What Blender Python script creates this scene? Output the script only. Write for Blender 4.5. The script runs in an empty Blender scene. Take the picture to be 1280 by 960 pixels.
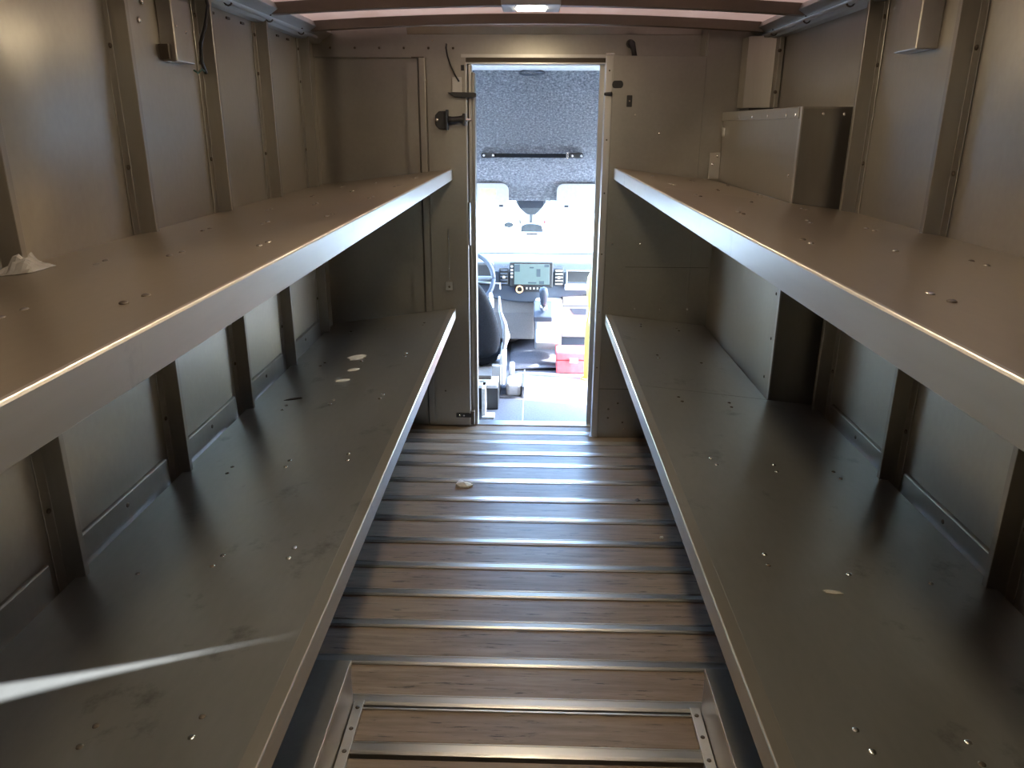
import bpy, bmesh, math, random
from mathutils import Vector, Matrix, noise
random.seed(7)
S = bpy.context.scene
COL = S.collection

# ------------------------------------------------------------------ camera
cam_d = bpy.data.cameras.new('camera')
cam = bpy.data.objects.new('camera', cam_d); COL.objects.link(cam)
cam_d.sensor_width = 36.0
cam_d.lens = 955.0 / 1280.0 * 36.0
cam_d.clip_start = 0.02
_r = (0.9995998933, 0.0277719155, 0.0053641418)
_u = (-0.0139579545, 0.3193770283, 0.9475249281)
_b = (0.0246013986, -0.9472206894, 0.3196368825)
cam.matrix_world = Matrix(((_r[0], _u[0], _b[0], 0.0), (_r[1], _u[1], _b[1], 0.0), (_r[2], _u[2], _b[2], 1.61), (0, 0, 0, 1)))
S.camera = cam

# ------------------------------------------------------------------ sky, sun, exposure
SUN_TRAVEL = Vector((-1.0, 0.2, -1.0)).normalized()
W = bpy.data.worlds.new('sky'); S.world = W; W.use_nodes = True
nt = W.node_tree; nt.nodes.clear()
wo = nt.nodes.new('ShaderNodeOutputWorld'); wb = nt.nodes.new('ShaderNodeBackground'); ws = nt.nodes.new('ShaderNodeTexSky')
ws.sky_type = 'NISHITA'; ws.sun_disc = False; ws.ozone_density = 3.0; ws.sun_elevation = math.radians(45)
ws.sun_rotation = math.atan2(-SUN_TRAVEL.x, -SUN_TRAVEL.y)
wb.inputs['Strength'].default_value = 10.5
nt.links.new(ws.outputs[0], wb.inputs[0]); nt.links.new(wb.outputs[0], wo.inputs[0])
sun_d = bpy.data.lights.new('sun', 'SUN'); sun_d.energy = 60.0; sun_d.angle = math.radians(0.6); sun_d.color = (0.88, 0.945, 1.0)
sun = bpy.data.objects.new('sun', sun_d); COL.objects.link(sun)
sun.rotation_euler = SUN_TRAVEL.to_track_quat('-Z', 'Y').to_euler()
sun.location = (4, -1, 6)
S.view_settings.view_transform = 'Standard'; S.view_settings.look = 'None'
S.view_settings.exposure = -0.25; S.view_settings.gamma = 1.0
S.view_settings.use_curve_mapping = False
try:
    S.cycles.use_denoising = True
    S.cycles.max_bounces = 10; S.cycles.diffuse_bounces = 5; S.cycles.glossy_bounces = 5
    S.cycles.transparent_max_bounces = 12; S.cycles.sample_clamp_indirect = 6.0
    S.cycles.caustics_reflective = False; S.cycles.caustics_refractive = False
except Exception:
    pass

# ------------------------------------------------------------------ materials
def new_mat(name):
    m = bpy.data.materials.new(name); m.use_nodes = True
    return m, m.node_tree, m.node_tree.nodes['Principled BSDF']
def coords(t, scale=(1, 1, 1), rnd=False):
    tc = t.nodes.new('ShaderNodeTexCoord'); mp = t.nodes.new('ShaderNodeMapping')
    mp.inputs['Scale'].default_value = scale
    t.links.new(tc.outputs['Object'], mp.inputs['Vector'])
    if rnd:
        oi = t.nodes.new('ShaderNodeObjectInfo'); mu = t.nodes.new('ShaderNodeVectorMath'); mu.operation = 'SCALE'
        mu.inputs[0].default_value = (13.0, 7.0, 5.0)
        t.links.new(oi.outputs['Random'], mu.inputs['Scale']); t.links.new(mu.outputs[0], mp.inputs['Location'])
    return mp.outputs[0]
def tex(t, vec, scale, detail=3.0, rough=0.55):
    n = t.nodes.new('ShaderNodeTexNoise'); n.inputs['Scale'].default_value = scale
    n.inputs['Detail'].default_value = detail; n.inputs['Roughness'].default_value = rough
    t.links.new(vec, n.inputs['Vector']); return n.outputs['Fac']
def ramp(t, fac, stops):
    r = t.nodes.new('ShaderNodeValToRGB'); e = r.color_ramp.elements
    while len(e) < len(stops): e.new(0.5)
    for el, (p, c) in zip(e, stops):
        el.position = p; el.color = (c[0], c[1], c[2], 1) if isinstance(c, (tuple, list)) else (c, c, c, 1)
    t.links.new(fac, r.inputs[0]); return r.outputs[0]
def mixc(t, fac, a, b, mode='MIX'):
    m = t.nodes.new('ShaderNodeMix'); m.data_type = 'RGBA'; m.blend_type = mode
    for sock, v in ((m.inputs[0], fac), (m.inputs[6], a), (m.inputs[7], b)):
        if hasattr(v, 'is_output'): t.links.new(v, sock)
        else: sock.default_value = v if not isinstance(v, tuple) else (v[0], v[1], v[2], 1)
    return m.outputs[2]
def bump(t, p, h, strength, dist=0.002):
    b = t.nodes.new('ShaderNodeBump'); b.inputs['Strength'].default_value = strength; b.inputs['Distance'].default_value = dist
    t.links.new(h, b.inputs['Height']); t.links.new(b.outputs[0], p.inputs['Normal'])
def metal(name, col, rough=0.38, met=0.9, grain=(1, 1, 1), var=0.12, stain=0.0, rvar=0.1, wave=0.0):
    m, t, p = new_mat(name)
    v = coords(t, grain)
    f1 = tex(t, v, 3.0, 4); f2 = tex(t, v, 60.0, 3)
    c0 = tuple(c * (1 - var) for c in col); c1 = tuple(min(1, c * (1 + var)) for c in col)
    base = ramp(t, f1, [(0.3, c0), (0.7, c1)])
    fine = ramp(t, f2, [(0.3, 0.94), (0.75, 1.0)])
    base = mixc(t, 1.0, base, fine, 'MULTIPLY')
    if stain > 0:
        v2 = coords(t); s = tex(t, v2, 5.5, 7, 0.68)
        s = ramp(t, s, [(0.60, 0.0), (0.74, stain)])
        base = mixc(t, s, base, (0.05, 0.045, 0.035))
    t.links.new(base, p.inputs['Base Color'])
    p.inputs['Metallic'].default_value = met
    rr = ramp(t, f1, [(0.25, max(0.285 if rough > 0.26 else 0.05, rough - rvar)), (0.75, rough + rvar)])
    t.links.new(rr, p.inputs['Roughness'])
    if wave > 0:
        v3 = coords(t); bump(t, p, tex(t, v3, 4.0, 2), wave, 0.02)
    return m
def plain(name, col, rough=0.6, met=0.0, nscale=40.0, var=0.15, bmp=0.0, spec=0.5):
    m, t, p = new_mat(name); v = coords(t)
    f = tex(t, v, nscale, 3)
    t.links.new(ramp(t, f, [(0.3, tuple(c * (1 - var) for c in col)), (0.7, tuple(min(1, c * (1 + var)) for c in col))]), p.inputs['Base Color'])
    p.inputs['Roughness'].default_value = rough; p.inputs['Metallic'].default_value = met
    p.inputs['Specular IOR Level'].default_value = spec
    if bmp: bump(t, p, f, bmp)
    return m
def emit(name, col, strength):
    m, t, p = new_mat(name); v = coords(t); f = tex(t, v, 25.0, 2)
    c = ramp(t, f, [(0.3, tuple(x * 0.93 for x in col)), (0.7, col)])
    p.inputs['Base Color'].default_value = (0.015, 0.015, 0.015, 1)
    t.links.new(c, p.inputs['Emission Color']); p.inputs['Emission Strength'].default_value = strength
    return m

M_WALL = metal('wall_aluminium', (0.385, 0.36, 0.318), 0.34, 0.90, (1, 1, 0.6), 0.05, 0.0, 0.06)
M_RIB = metal('darkened_rib_aluminium', (0.30, 0.28, 0.25), 0.30, 0.9, (1, 1, 0.15), 0.14, 0.0, 0.08)  # darker than the walls: reflection of dark surroundings put into the base colour
M_SHELF = metal('warm_tinted_shelf_aluminium', (0.36, 0.30, 0.225), 0.31, 0.82, (1, 0.35, 1), 0.10, 0.0, 0.06)  # warm reflection of the ceiling is put into the upper decks' base colour
M_SHELF_LOW = metal('worn_shelf_aluminium', (0.44, 0.435, 0.41), 0.35, 0.85, (1, 0.35, 1), 0.08, 0.55, 0.07)
M_LIP = metal('lip_aluminium', (0.56, 0.525, 0.465), 0.37, 0.9, (1, 0.1, 1), 0.12, 0.25, 0.08)
M_BULK = metal('bulkhead_aluminium', (0.35, 0.33, 0.295), 0.34, 0.9, (1, 1, 1), 0.08, 0.0, 0.07)
M_FRAME = metal('door_frame_aluminium', (0.52, 0.50, 0.47), 0.33, 0.9, (1, 1, 0.15), 0.1, 0.0, 0.08)
M_STRIP = metal('floor_strip_aluminium', (0.50, 0.49, 0.47), 0.30, 0.95, (0.2, 1, 1), 0.10, 0.0, 0.07)
M_RIVET = metal('rivet_metal', (0.7, 0.69, 0.66), 0.25, 1.0)
M_DARKBOLT = metal('dark_bolt', (0.10, 0.08, 0.06), 0.5, 0.6)
M_GALV = metal('galvanised_raceway', (0.42, 0.43, 0.43), 0.42, 0.8, (1, 0.2, 1), 0.1)
M_BOW = metal('roof_bow_metal', (0.25, 0.205, 0.17), 0.5, 0.7)
M_BLACK = plain('black_plastic', (0.012, 0.012, 0.013), 0.45)
M_BLACKFAB = plain('black_fabric', (0.010, 0.0105, 0.013), 0.9, 0, 120, 0.3, 0.3, 0.15)
M_WHITE = plain('white_panel', (0.78, 0.78, 0.76), 0.6)
M_CABGREY = plain('cab_floor_rubber', (0.12, 0.125, 0.145), 0.55, 0, 90, 0.2, 0.2)
M_DASH = plain('dash_dark_plastic', (0.030, 0.038, 0.054), 0.55, 0, 200, 0.2, 0.15)
M_DASHLOW = plain('dash_grey_plastic', (0.26, 0.245, 0.235), 0.6, 0, 200, 0.12, 0.1)
M_CONS = plain('console_grey_plastic', (0.42, 0.41, 0.40), 0.5, 0, 200, 0.1)
M_MAT = plain('rubber_mat', (0.10, 0.10, 0.115), 0.7, 0, 120, 0.25, 0.2)
M_RED = plain('red_plastic', (0.75, 0.12, 0.13), 0.45)
M_YEL = plain('yellow_paint', (0.90, 0.70, 0.12), 0.4)
M_CHROME = metal('bright_chrome', (0.85, 0.85, 0.85), 0.15, 1.0)
M_PAPER = plain('paper_scrap', (0.70, 0.69, 0.64), 0.8)
M_SCREEN = emit('display_screen', (0.45, 0.85, 0.95), 0.62)
M_SCRIMG = emit('display_camera_image', (0.06, 0.20, 0.34), 0.7)
M_LENS = emit('led_lens', (1.0, 0.83, 0.56), 330.0)
M_CONC = plain('pale_concrete', (0.55, 0.54, 0.51), 0.85, 0, 3.0, 0.1)
M_ORANGE = plain('amber_ring', (0.75, 0.35, 0.12), 0.4)
M_LABEL = plain('pale_yellow_sticker', (0.85, 0.8, 0.45), 0.6)
M_PLASTIC = plain('clear_plastic_wrap', (0.35, 0.33, 0.29), 0.2)

def wood_mat():
    m, t, p = new_mat('worn_floor_wood')
    v = coords(t, (1.3, 16.0, 6.0), True)
    g = tex(t, v, 3.0, 6, 0.65)
    base = ramp(t, g, [(0.25, (0.150, 0.110, 0.075)), (0.5, (0.25, 0.195, 0.140)), (0.78, (0.35, 0.285, 0.215))])
    v2 = coords(t, (1, 1, 1), True)
    blotch = tex(t, v2, 2.2, 4)
    base = mixc(t, ramp(t, blotch, [(0.35, 0.0), (0.68, 0.55)]), base, (0.170, 0.112, 0.078))
    v3 = coords(t, (2.6, 30.0, 10.0), True)
    scr = tex(t, v3, 3.2, 5, 0.7)
    base = mixc(t, ramp(t, scr, [(0.585, 0.0), (0.66, 0.85)]), base, (0.030, 0.028, 0.022))
    t.links.new(base, p.inputs['Base Color'])
    p.inputs['Metallic'].default_value = 0.0
    p.inputs['Specular IOR Level'].default_value = 0.28
    t.links.new(ramp(t, blotch, [(0.3, 0.32), (0.7, 0.46)]), p.inputs['Roughness'])
    bump(t, p, g, 0.25, 0.002)
    return m
M_WOOD = wood_mat()

def carpet_mat():
    m, t, p = new_mat('grey_felt_carpet'); v = coords(t, (1, 1, 1.6))
    n = tex(t, v, 75.0, 5, 0.75); n2 = tex(t, v, 3.0, 2)
    base = ramp(t, n, [(0.32, (0.07, 0.075, 0.088)), (0.52, (0.19, 0.197, 0.215)), (0.70, (0.40, 0.405, 0.42))])
    t.links.new(base, p.inputs['Base Color']); p.inputs['Roughness'].default_value = 0.95
    p.inputs['Specular IOR Level'].default_value = 0.1
    bump(t, p, n, 0.5, 0.006)
    return m
M_CARPET = carpet_mat()

def roof_mat():
    m, t, p = new_mat('translucent_roof_sheet'); nds = t.nodes; nds.remove(p)
    out = [n for n in nds if n.type == 'OUTPUT_MATERIAL'][0]
    v = coords(t, (1.0, 0.5, 1)); f = tex(t, v, 5.0, 4)
    col = ramp(t, f, [(0.3, (0.66, 0.40, 0.26)), (0.7, (0.76, 0.50, 0.35))])
    tcol = ramp(t, f, [(0.3, (0.0108, 0.0058, 0.0036)), (0.7, (0.0135, 0.0078, 0.0052))])
    d = nds.new('ShaderNodeBsdfDiffuse'); tr = nds.new('ShaderNodeBsdfTranslucent'); a = nds.new('ShaderNodeAddShader')
    sc = nds.new('ShaderNodeMixShader'); sc.inputs[0].default_value = 0.12
    t.links.new(col, d.inputs[0]); t.links.new(tcol, tr.inputs[0])
    g = nds.new('ShaderNodeBsdfGlossy'); g.inputs['Roughness'].default_value = 0.4
    t.links.new(d.outputs[0], sc.inputs[1]); t.links.new(g.outputs[0], sc.inputs[2])
    t.links.new(sc.outputs[0], a.inputs[0]); t.links.new(tr.outputs[0], a.inputs[1]); t.links.new(a.outputs[0], out.inputs[0])
    return m
M_ROOF = roof_mat()

def glass_mat():
    m, t, p = new_mat('windscreen_glass'); nds = t.nodes; nds.remove(p)
    out = [n for n in nds if n.type == 'OUTPUT_MATERIAL'][0]
    v = coords(t); f = tex(t, v, 2.0, 2)
    col = ramp(t, f, [(0.3, (0.90, 0.95, 0.95)), (0.7, (0.93, 0.97, 0.97))])
    tr = nds.new('ShaderNodeBsdfTransparent'); g = nds.new('ShaderNodeBsdfGlossy'); g.inputs['Roughness'].default_value = 0.02
    mx = nds.new('ShaderNodeMixShader'); mx.inputs[0].default_value = 0.05
    t.links.new(col, tr.inputs[0]); t.links.new(tr.outputs[0], mx.inputs[1]); t.links.new(g.outputs[0], mx.inputs[2]); t.links.new(mx.outputs[0], out.inputs[0])
    return m
M_GLASS = glass_mat()

def visor_mat():
    m, t, p = new_mat('pale_visor_fabric'); v = coords(t); f = tex(t, v, 60.0, 3)
    t.links.new(ramp(t, f, [(0.3, (0.74, 0.74, 0.74)), (0.7, (0.84, 0.84, 0.83))]), p.inputs['Base Color'])
    p.inputs['Roughness'].default_value = 0.9
    return m
M_VISOR = visor_mat()

# ------------------------------------------------------------------ geometry helpers
WL = {}
def wl(o): return WL[o.name]
def tag(o, label=None, cat=None, group=None, kind=None):
    if label: o['label'] = label
    if cat: o['category'] = cat
    if group: o['group'] = group
    if kind: o['kind'] = kind
    return o
def empty(name, loc, parent=None):
    o = bpy.data.objects.new(name, None); COL.objects.link(o); o.empty_display_size = 0.1
    base = wl(parent) if parent else Vector((0, 0, 0))
    o.location = Vector(loc) - base; o.parent = parent; WL[o.name] = Vector(loc)
    return o
def thing(name, loc, label, cat, group=None, kind=None):
    return tag(empty(name, loc), label, cat, group, kind)
class MB:
    def __init__(s): s.v = []; s.f = []
    def add(s, vs, fs):
        o = len(s.v); s.v += [tuple(p) for p in vs]; s.f += [tuple(i + o for i in f) for f in fs]; return s
    def box(s, x0, x1, y0, y1, z0, z1):
        x0, x1 = sorted((x0, x1)); y0, y1 = sorted((y0, y1)); z0, z1 = sorted((z0, z1))
        return s.add([(x0, y0, z0), (x1, y0, z0), (x1, y1, z0), (x0, y1, z0), (x0, y0, z1), (x1, y0, z1), (x1, y1, z1), (x0, y1, z1)],
                     [(3, 2, 1, 0), (4, 5, 6, 7), (0, 1, 5, 4), (1, 2, 6, 5), (2, 3, 7, 6), (3, 0, 4, 7)])
    def prism(s, prof, axis, a, b):
        n = len(prof)
        def mk(p, t):
            return {'x': (t, p[0], p[1]), 'y': (p[0], t, p[1]), 'z': (p[0], p[1], t)}[axis]
        vs = [mk(p, a) for p in prof] + [mk(p, b) for p in prof]
        fs = [tuple(range(n))[::-1], tuple(range(n, 2 * n))] + [(i, (i + 1) % n, n + (i + 1) % n, n + i) for i in range(n)]
        return s.add(vs, fs)
    def tube(s, pts, r, n=10, cap=True):
        pts = [Vector(p) for p in pts]; rings = []
        for i, p in enumerate(pts):
            d = (pts[min(i + 1, len(pts) - 1)] - pts[max(i - 1, 0)]).normalized()
            a = d.cross(Vector((0, 0, 1)));
            if a.length < 1e-3: a = d.cross(Vector((0, 1, 0)))
            a.normalize(); b = d.cross(a).normalized()
            rr = r[i] if isinstance(r, (list, tuple)) else r
            rings.append([p + (a * math.cos(2 * math.pi * k / n) + b * math.sin(2 * math.pi * k / n)) * rr for k in range(n)])
        vs = [q for ring in rings for q in ring]; fs = []
        for i in range(len(pts) - 1):
            for k in range(n):
                fs.append((i * n + k, i * n + (k + 1) % n, (i + 1) * n + (k + 1) % n, (i + 1) * n + k))
        if cap: fs += [tuple(range(n))[::-1], tuple(range((len(pts) - 1) * n, len(pts) * n))]
        return s.add(vs, fs)
    def loft(s, rings, close=True):
        n = len(rings[0]); vs = [q for r in rings for q in r]; fs = []
        for i in range(len(rings) - 1):
            for k in range(n):
                fs.append((i * n + k, i * n + (k + 1) % n, (i + 1) * n + (k + 1) % n, (i + 1) * n + k))
        if close: fs += [tuple(range(n))[::-1], tuple(range((len(rings) - 1) * n, len(rings) * n))]
        return s.add(vs, fs)
    def grid(s, fn, nu, nv):
        vs = [fn(i / nu, j / nv) for j in range(nv + 1) for i in range(nu + 1)]
        fs = [(j * (nu + 1) + i, j * (nu + 1) + i + 1, (j + 1) * (nu + 1) + i + 1, (j + 1) * (nu + 1) + i) for j in range(nv) for i in range(nu)]
        return s.add(vs, fs)
    def build(s, name, mat, parent=None, bevel=0.0, smooth=False, solid=0.0, subsurf=0, loc=None):
        base = wl(parent) if parent else Vector((0, 0, 0))
        if parent is None:
            org = Vector(loc) if loc else Vector((sum(p[0] for p in s.v) / len(s.v), sum(p[1] for p in s.v) / len(s.v), min(p[2] for p in s.v)))
        else:
            org = Vector(loc) if loc else base
        me = bpy.data.meshes.new(name)
        me.from_pydata([tuple(Vector(p) - org) for p in s.v], [], s.f); me.update()
        bm = bmesh.new(); bm.from_mesh(me); bmesh.ops.recalc_face_normals(bm, faces=bm.faces); bm.to_mesh(me); bm.free()
        if mat: me.materials.append(mat)
        if smooth:
            for p in me.polygons: p.use_smooth = True
        o = bpy.data.objects.new(name, me); COL.objects.link(o)
        o.parent = parent; o.location = org - base; WL[o.name] = org
        if solid: md = o.modifiers.new('solid', 'SOLIDIFY'); md.thickness = solid; md.offset = 0
        if bevel:
            md = o.modifiers.new('bevel', 'BEVEL'); md.width = bevel; md.segments = 2; md.limit_method = 'ANGLE'; md.angle_limit = math.radians(40)
        if subsurf: md = o.modifiers.new('sub', 'SUBSURF'); md.levels = subsurf; md.render_levels = subsurf
        return o
def part(name, mat, parent, *a, bevel=0.0): return MB().box(*a).build(name, mat, parent, bevel)
def dome_mesh(name, r, h, mat, axis):
    m = MB(); rings = []; n = 10
    for rr, hh in ((1.0, 0.0), (0.92, 0.5), (0.62, 0.85), (0.2, 1.0)):
        ring = []
        for k in range(n):
            a = 2 * math.pi * k / n; u, v, w = r * rr * math.cos(a), r * rr * math.sin(a), h * hh
            ring.append({'z': (u, v, w), 'x': (w, u, v), '-x': (-w, u, v), '-y': (u, -w, v)}[axis])
        rings.append(ring)
    m.loft(rings)
    me = bpy.data.meshes.new(name); me.from_pydata(m.v, [], m.f); me.update()
    bm = bmesh.new(); bm.from_mesh(me); bmesh.ops.recalc_face_normals(bm, faces=bm.faces); bm.to_mesh(me); bm.free()
    me.materials.append(mat)
    for p in me.polygons: p.use_smooth = True
    return me
DOME = {}
def rivet(parent, pos, axis='z', r=0.006, h=0.003, mat=None, name='rivet'):
    mat = mat or M_RIVET; k = (r, h, axis, mat.name)
    if k not in DOME: DOME[k] = dome_mesh('rivet', r, h, mat, axis)
    o = bpy.data.objects.new(name, DOME[k]); COL.objects.link(o); o.parent = parent
    o.location = Vector(pos) - wl(parent); WL[o.name] = Vector(pos)
    return o

WALL = 1.09; REAR = -0.62; FRONT_L = 4.03; FRONT_R = 3.88
RIB_IN = 1.04
def ceil_z(x): return 2.085 - 0.034 * (x / 1.05) ** 2

# ------------------------------------------------------------------ floor
floor = thing('floor', (0, 2, -0.03), 'wooden cargo floor crossed by aluminium strips', 'floor', kind='structure')
part('subfloor', M_BOW, floor, -1.10, 1.10, REAR, 4.10, -0.05, -0.022)
strips = [3.927, 3.791, 3.643, 3.495, 3.313, 3.123, 2.935, 2.750, 2.564, 2.379, 2.197, 2.008, 1.829]
edges = [4.045] + strips
for i in range(len(edges) - 1):
    part('plank', M_WOOD, floor, -1.088, 1.088, edges[i + 1] + 0.022, edges[i] - 0.022 if i else edges[i], -0.022, random.uniform(-0.001, 0.001), bevel=0.0015)
inner = [1.829, 1.645, 1.460, 1.275, 1.09, 0.905, 0.72, 0.535, 0.35, 0.165, -0.02, -0.205, -0.39, REAR]
for i in range(len(inner) - 1):
    part('plank', M_WOOD, floor, -0.476, 0.476, inner[i + 1] + 0.028, inner[i] - 0.034, -0.022, random.uniform(-0.002, 0.0), bevel=0.0015)
def strip_mesh(y, x0, x1):
    prof = [(y - 0.022, -0.022), (y - 0.022, 0.0025), (y - 0.016, 0.003), (y - 0.012, 0.006), (y + 0.008, 0.006), (y + 0.012, 0.002), (y + 0.018, 0.002), (y + 0.0195, 0.004), (y + 0.022, 0.004), (y + 0.022, -0.022)]
    return MB().prism(prof, 'x', x0, x1)
for y in strips: strip_mesh(y, -1.088, 1.088).build('floor_strip', M_STRIP, floor)
for y in inner[1:-1]:
    strip_mesh(y, -0.476, 0.476).build('floor_strip', M_STRIP, floor)
part('floor_strip', M_STRIP, floor, -0.476, 0.476, 1.790, 1.797, -0.022, 0.004)
for sx in (-1, 1):
    part('edge_rail', M_LIP, floor, sx * 0.476, sx * 0.505, REAR, 1.822, -0.022, 0.008, bevel=0.0015)
    for k in range(8): rivet(floor, (sx * 0.490, 1.79 - k * 0.082, 0.008), 'z', 0.0065, 0.003, M_DARKBOLT)

# ------------------------------------------------------------------ side walls
def wall_panel(parent, sx, y0, y1, z0, z1, amp, seed):
    def fn(u, v):
        y = y0 + (y1 - y0) * u; z = z0 + (z1 - z0) * v
        e = min(u, 1 - u, v, 1 - v) * 6; e = max(0.0, min(1.0, e))
        am = amp if z > 1.4 else min(amp, 0.006)
        d = noise.noise(Vector((y * 3.5 + seed, z * 2.6, seed * 1.7))) * 0.5 * am * e + 0.5 * am * e
        return (sx * (WALL - d), y, z)
    o = MB().grid(fn, 14, 20).build('wall_panel', M_WALL, parent, smooth=True)
    return o
RIB_L = [-0.13, 0.43, 0.99, 1.549, 2.128, 2.683, 3.233, 3.805]
RIB_R = [-0.13, 0.43, 0.97, 1.545, 2.112, 2.685]
def rib(parent, sx, y1, z0, z1):
    # hat section: inner face, two side faces and two flanges against the wall
    w = 0.020; y0 = y1 - w; xi = sx * RIB_IN; xw = sx * (WALL - 0.001); xf = sx * (WALL - 0.004)
    prof = [(y0 - 0.032, xw), (y0 - 0.032, xf), (y0, xf), (y0 + 0.002, xi), (y1, xi), (y1, xf), (y1 + 0.004, xf), (y1 + 0.004, xw)]
    m = MB(); vs = [(p[1], p[0], z0) for p in prof] + [(p[1], p[0], z1) for p in prof]; n = len(prof)
    m.add(vs, [tuple(range(n)), tuple(range(n, 2 * n))] + [(i, (i + 1) % n, n + (i + 1) % n, n + i) for i in range(n)])
    o = m.build('rib', M_RIB, parent, bevel=0.002)
    ax = '-x' if sx > 0 else 'x'
    for z in (1.50, 1.80, 1.94, 0.95, 1.18, 0.78):
        if z0 < z < z1:
            rivet(o, (xf, y0 - 0.014, z), ax, 0.007, 0.005, M_DARKBOLT, 'bolt')
    return o
def side_wall(sx, name, ribs, yend, label):
    w = thing(name, (sx * WALL, 2, 0), label, 'wall', kind='structure')
    ys = [REAR] + [r - 0.03 for r in ribs] + ([yend] if ribs[-1] < yend - 0.1 else [])
    for i in range(len(ys) - 1):
        y0, y1 = ys[i], ys[i + 1]
        amp = 0.034 if (sx < 0 and 1.4 < y0 < 1.7) else 0.006
        wall_panel(w, sx, y0, y1, -0.03, 2.06, amp, i * 3.1 + sx)
    part('outer_skin', M_WHITE, w, sx * (WALL + 0.02), sx * (WALL + 0.03), REAR, 4.1, -0.05, 2.06)
    for r in ribs: rib(w, sx, r, 0.0, 2.0)
    # base rails above the lower shelf, between the ribs
    for a, b in zip(ribs[:-1], ribs[1:]):
        prof = [(sx * WALL, 0.56), (sx * (WALL - 0.014), 0.56), (sx * (WALL - 0.014), 0.668), (sx * (WALL - 0.010), 0.672), (sx * WALL, 0.672)]
        o = MB().prism(prof, 'y', a + 0.02, b - 0.082).build('base_rail', M_RIB, w, bevel=0.0015)
        rivet(o, (sx * (WALL - 0.014), (a + b) / 2 - 0.03, 0.642), '-x' if sx > 0 else 'x', 0.007, 0.003, M_DARKBOLT, 'bolt')
    for a, b in zip(ribs[3:-1], ribs[4:]):
        for k in range(3):
            part('slot', M_DARKBOLT, w, sx * (WALL - 0.006), sx * (WALL + 0.004), a + 0.10 + k * 0.14, a + 0.13 + k * 0.14, 1.962, 1.970)
    return w
wall_l = side_wall(-1, 'wall_left', RIB_L, 4.05, 'left side wall of ribbed aluminium panels')
wall_r = side_wall(1, 'wall_right', RIB_R, FRONT_R + 0.02, 'right side wall of ribbed aluminium panels')
# light channel in the front right corner above the utility box
cp = MB(); prof = [(0.965, 3.80), (0.955, 3.875), (1.085, 3.875), (1.085, 3.66), (1.065, 3.66), (1.06, 3.70)]
cp.prism(prof, 'z', 1.695, 2.0).build('corner_channel', M_RIB, wall_r, bevel=0.002)
part('corner_channel_dark_hole', M_BLACK, wall_r, 0.97, 1.08, 3.71, 3.87, 1.672, 1.695)  # black block paints the dark of the hole at the channel's foot
for z in (1.76, 1.93): rivet(wall_r, (1.066, 3.66, z), '-y', 0.008, 0.012, M_DARKBOLT, 'bolt')

# rear roll-up door behind the camera
wall_b = thing('wall_back', (0, REAR, 0), 'closed rear roll-up door of the cargo box', 'wall', kind='structure')
for k in range(8):
    part('door_slat', M_WALL, wall_b, -1.10, 1.10, REAR - 0.03, REAR, -0.03 + k * 0.265, -0.03 + (k + 1) * 0.265 - 0.003)

# ------------------------------------------------------------------ ceiling
ceil = thing('ceiling', (0, 2, 2.03), 'arched translucent warm-toned roof on metal bows', 'ceiling', kind='structure')
BOWS = [3.76, 3.22, 2.66, 2.10, 1.55, 1.00, 0.45, -0.10]
def roof_sheet(ya, yb):
    MB().grid(lambda u, v: ((u * 2 - 1) * 1.10, ya((u * 2 - 1) * 1.10) + (yb((u * 2 - 1) * 1.10) - ya((u * 2 - 1) * 1.10)) * v, ceil_z((u * 2 - 1) * 1.10)), 88, 2).build('roof_sheet', M_ROOF, ceil, smooth=True)
by = [4.10] + BOWS + [REAR]
ADDED_SEAM = lambda x: 0.832 + (x - 0.466) * 0.262
def added_gap(x):     # added unseen crack, tapered to throw a sun streak on the lower left shelf
    return 0.0 if x < 0.36 or x > 0.95 else 0.028 * max(0.0, min(1.0, (0.98 - x) / 0.5)) ** 2.4
for i in range(len(by) - 1):
    a, b = by[i + 1], by[i]
    if a < 0.8 < b:
        roof_sheet(lambda x: a, lambda x: ADDED_SEAM(x) - added_gap(x)); roof_sheet(lambda x: ADDED_SEAM(x) + added_gap(x), lambda x: b)
    else:
        roof_sheet(lambda x, a=a: a, lambda x, b=b: b)
for y in BOWS:
    m = MB(); n = 24; prof = [(-0.030, 0.0), (-0.022, -0.040), (0.022, -0.040), (0.030, 0.0)]
    rings = []
    for i in range(n + 1):
        x = -1.04 + 2.08 * i / n
        rings.append([(x, y + p[0], ceil_z(x) - 0.001 + p[1]) for p in prof])
    m.loft(rings).build('roof_bow', M_BOW, ceil, bevel=0.002)
for sx, nm in ((-1, 'trim_1'), (1, 'trim_2')):
    rc = thing(nm, (sx * 1.03, 2, 2.0), ('left' if sx < 0 else 'right') + ' grey roof cove rail with thin conduit', 'rail', kind='structure')
    prof = [(sx * 1.088, 2.055), (sx * 0.995, 2.052), (sx * 0.985, 2.030), (sx * 1.035, 2.000), (sx * 1.05, 1.985), (sx * 1.088, 1.985)]
    MB().prism(prof, 'y', REAR, 4.02 if sx < 0 else 3.875).build('cove_rail', M_GALV, rc, bevel=0.002)
    MB().tube([(sx * 1.022, REAR, 1.998), (sx * 1.022, 3.86, 1.998)], 0.008).build('conduit', M_GALV, rc, smooth=True)
    for k in range(9):
        y = 3.62 - k * 0.42
        m = MB(); m.tube([(sx * (1.022 + 0.013 * math.cos(t)), y, 1.998 + 0.013 * math.sin(t)) for t in [math.pi * 0.2 * q - 2.8 for q in range(9)]], 0.003, 6)
        m.build('conduit_clip', M_DARKBOLT, rc)

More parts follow.
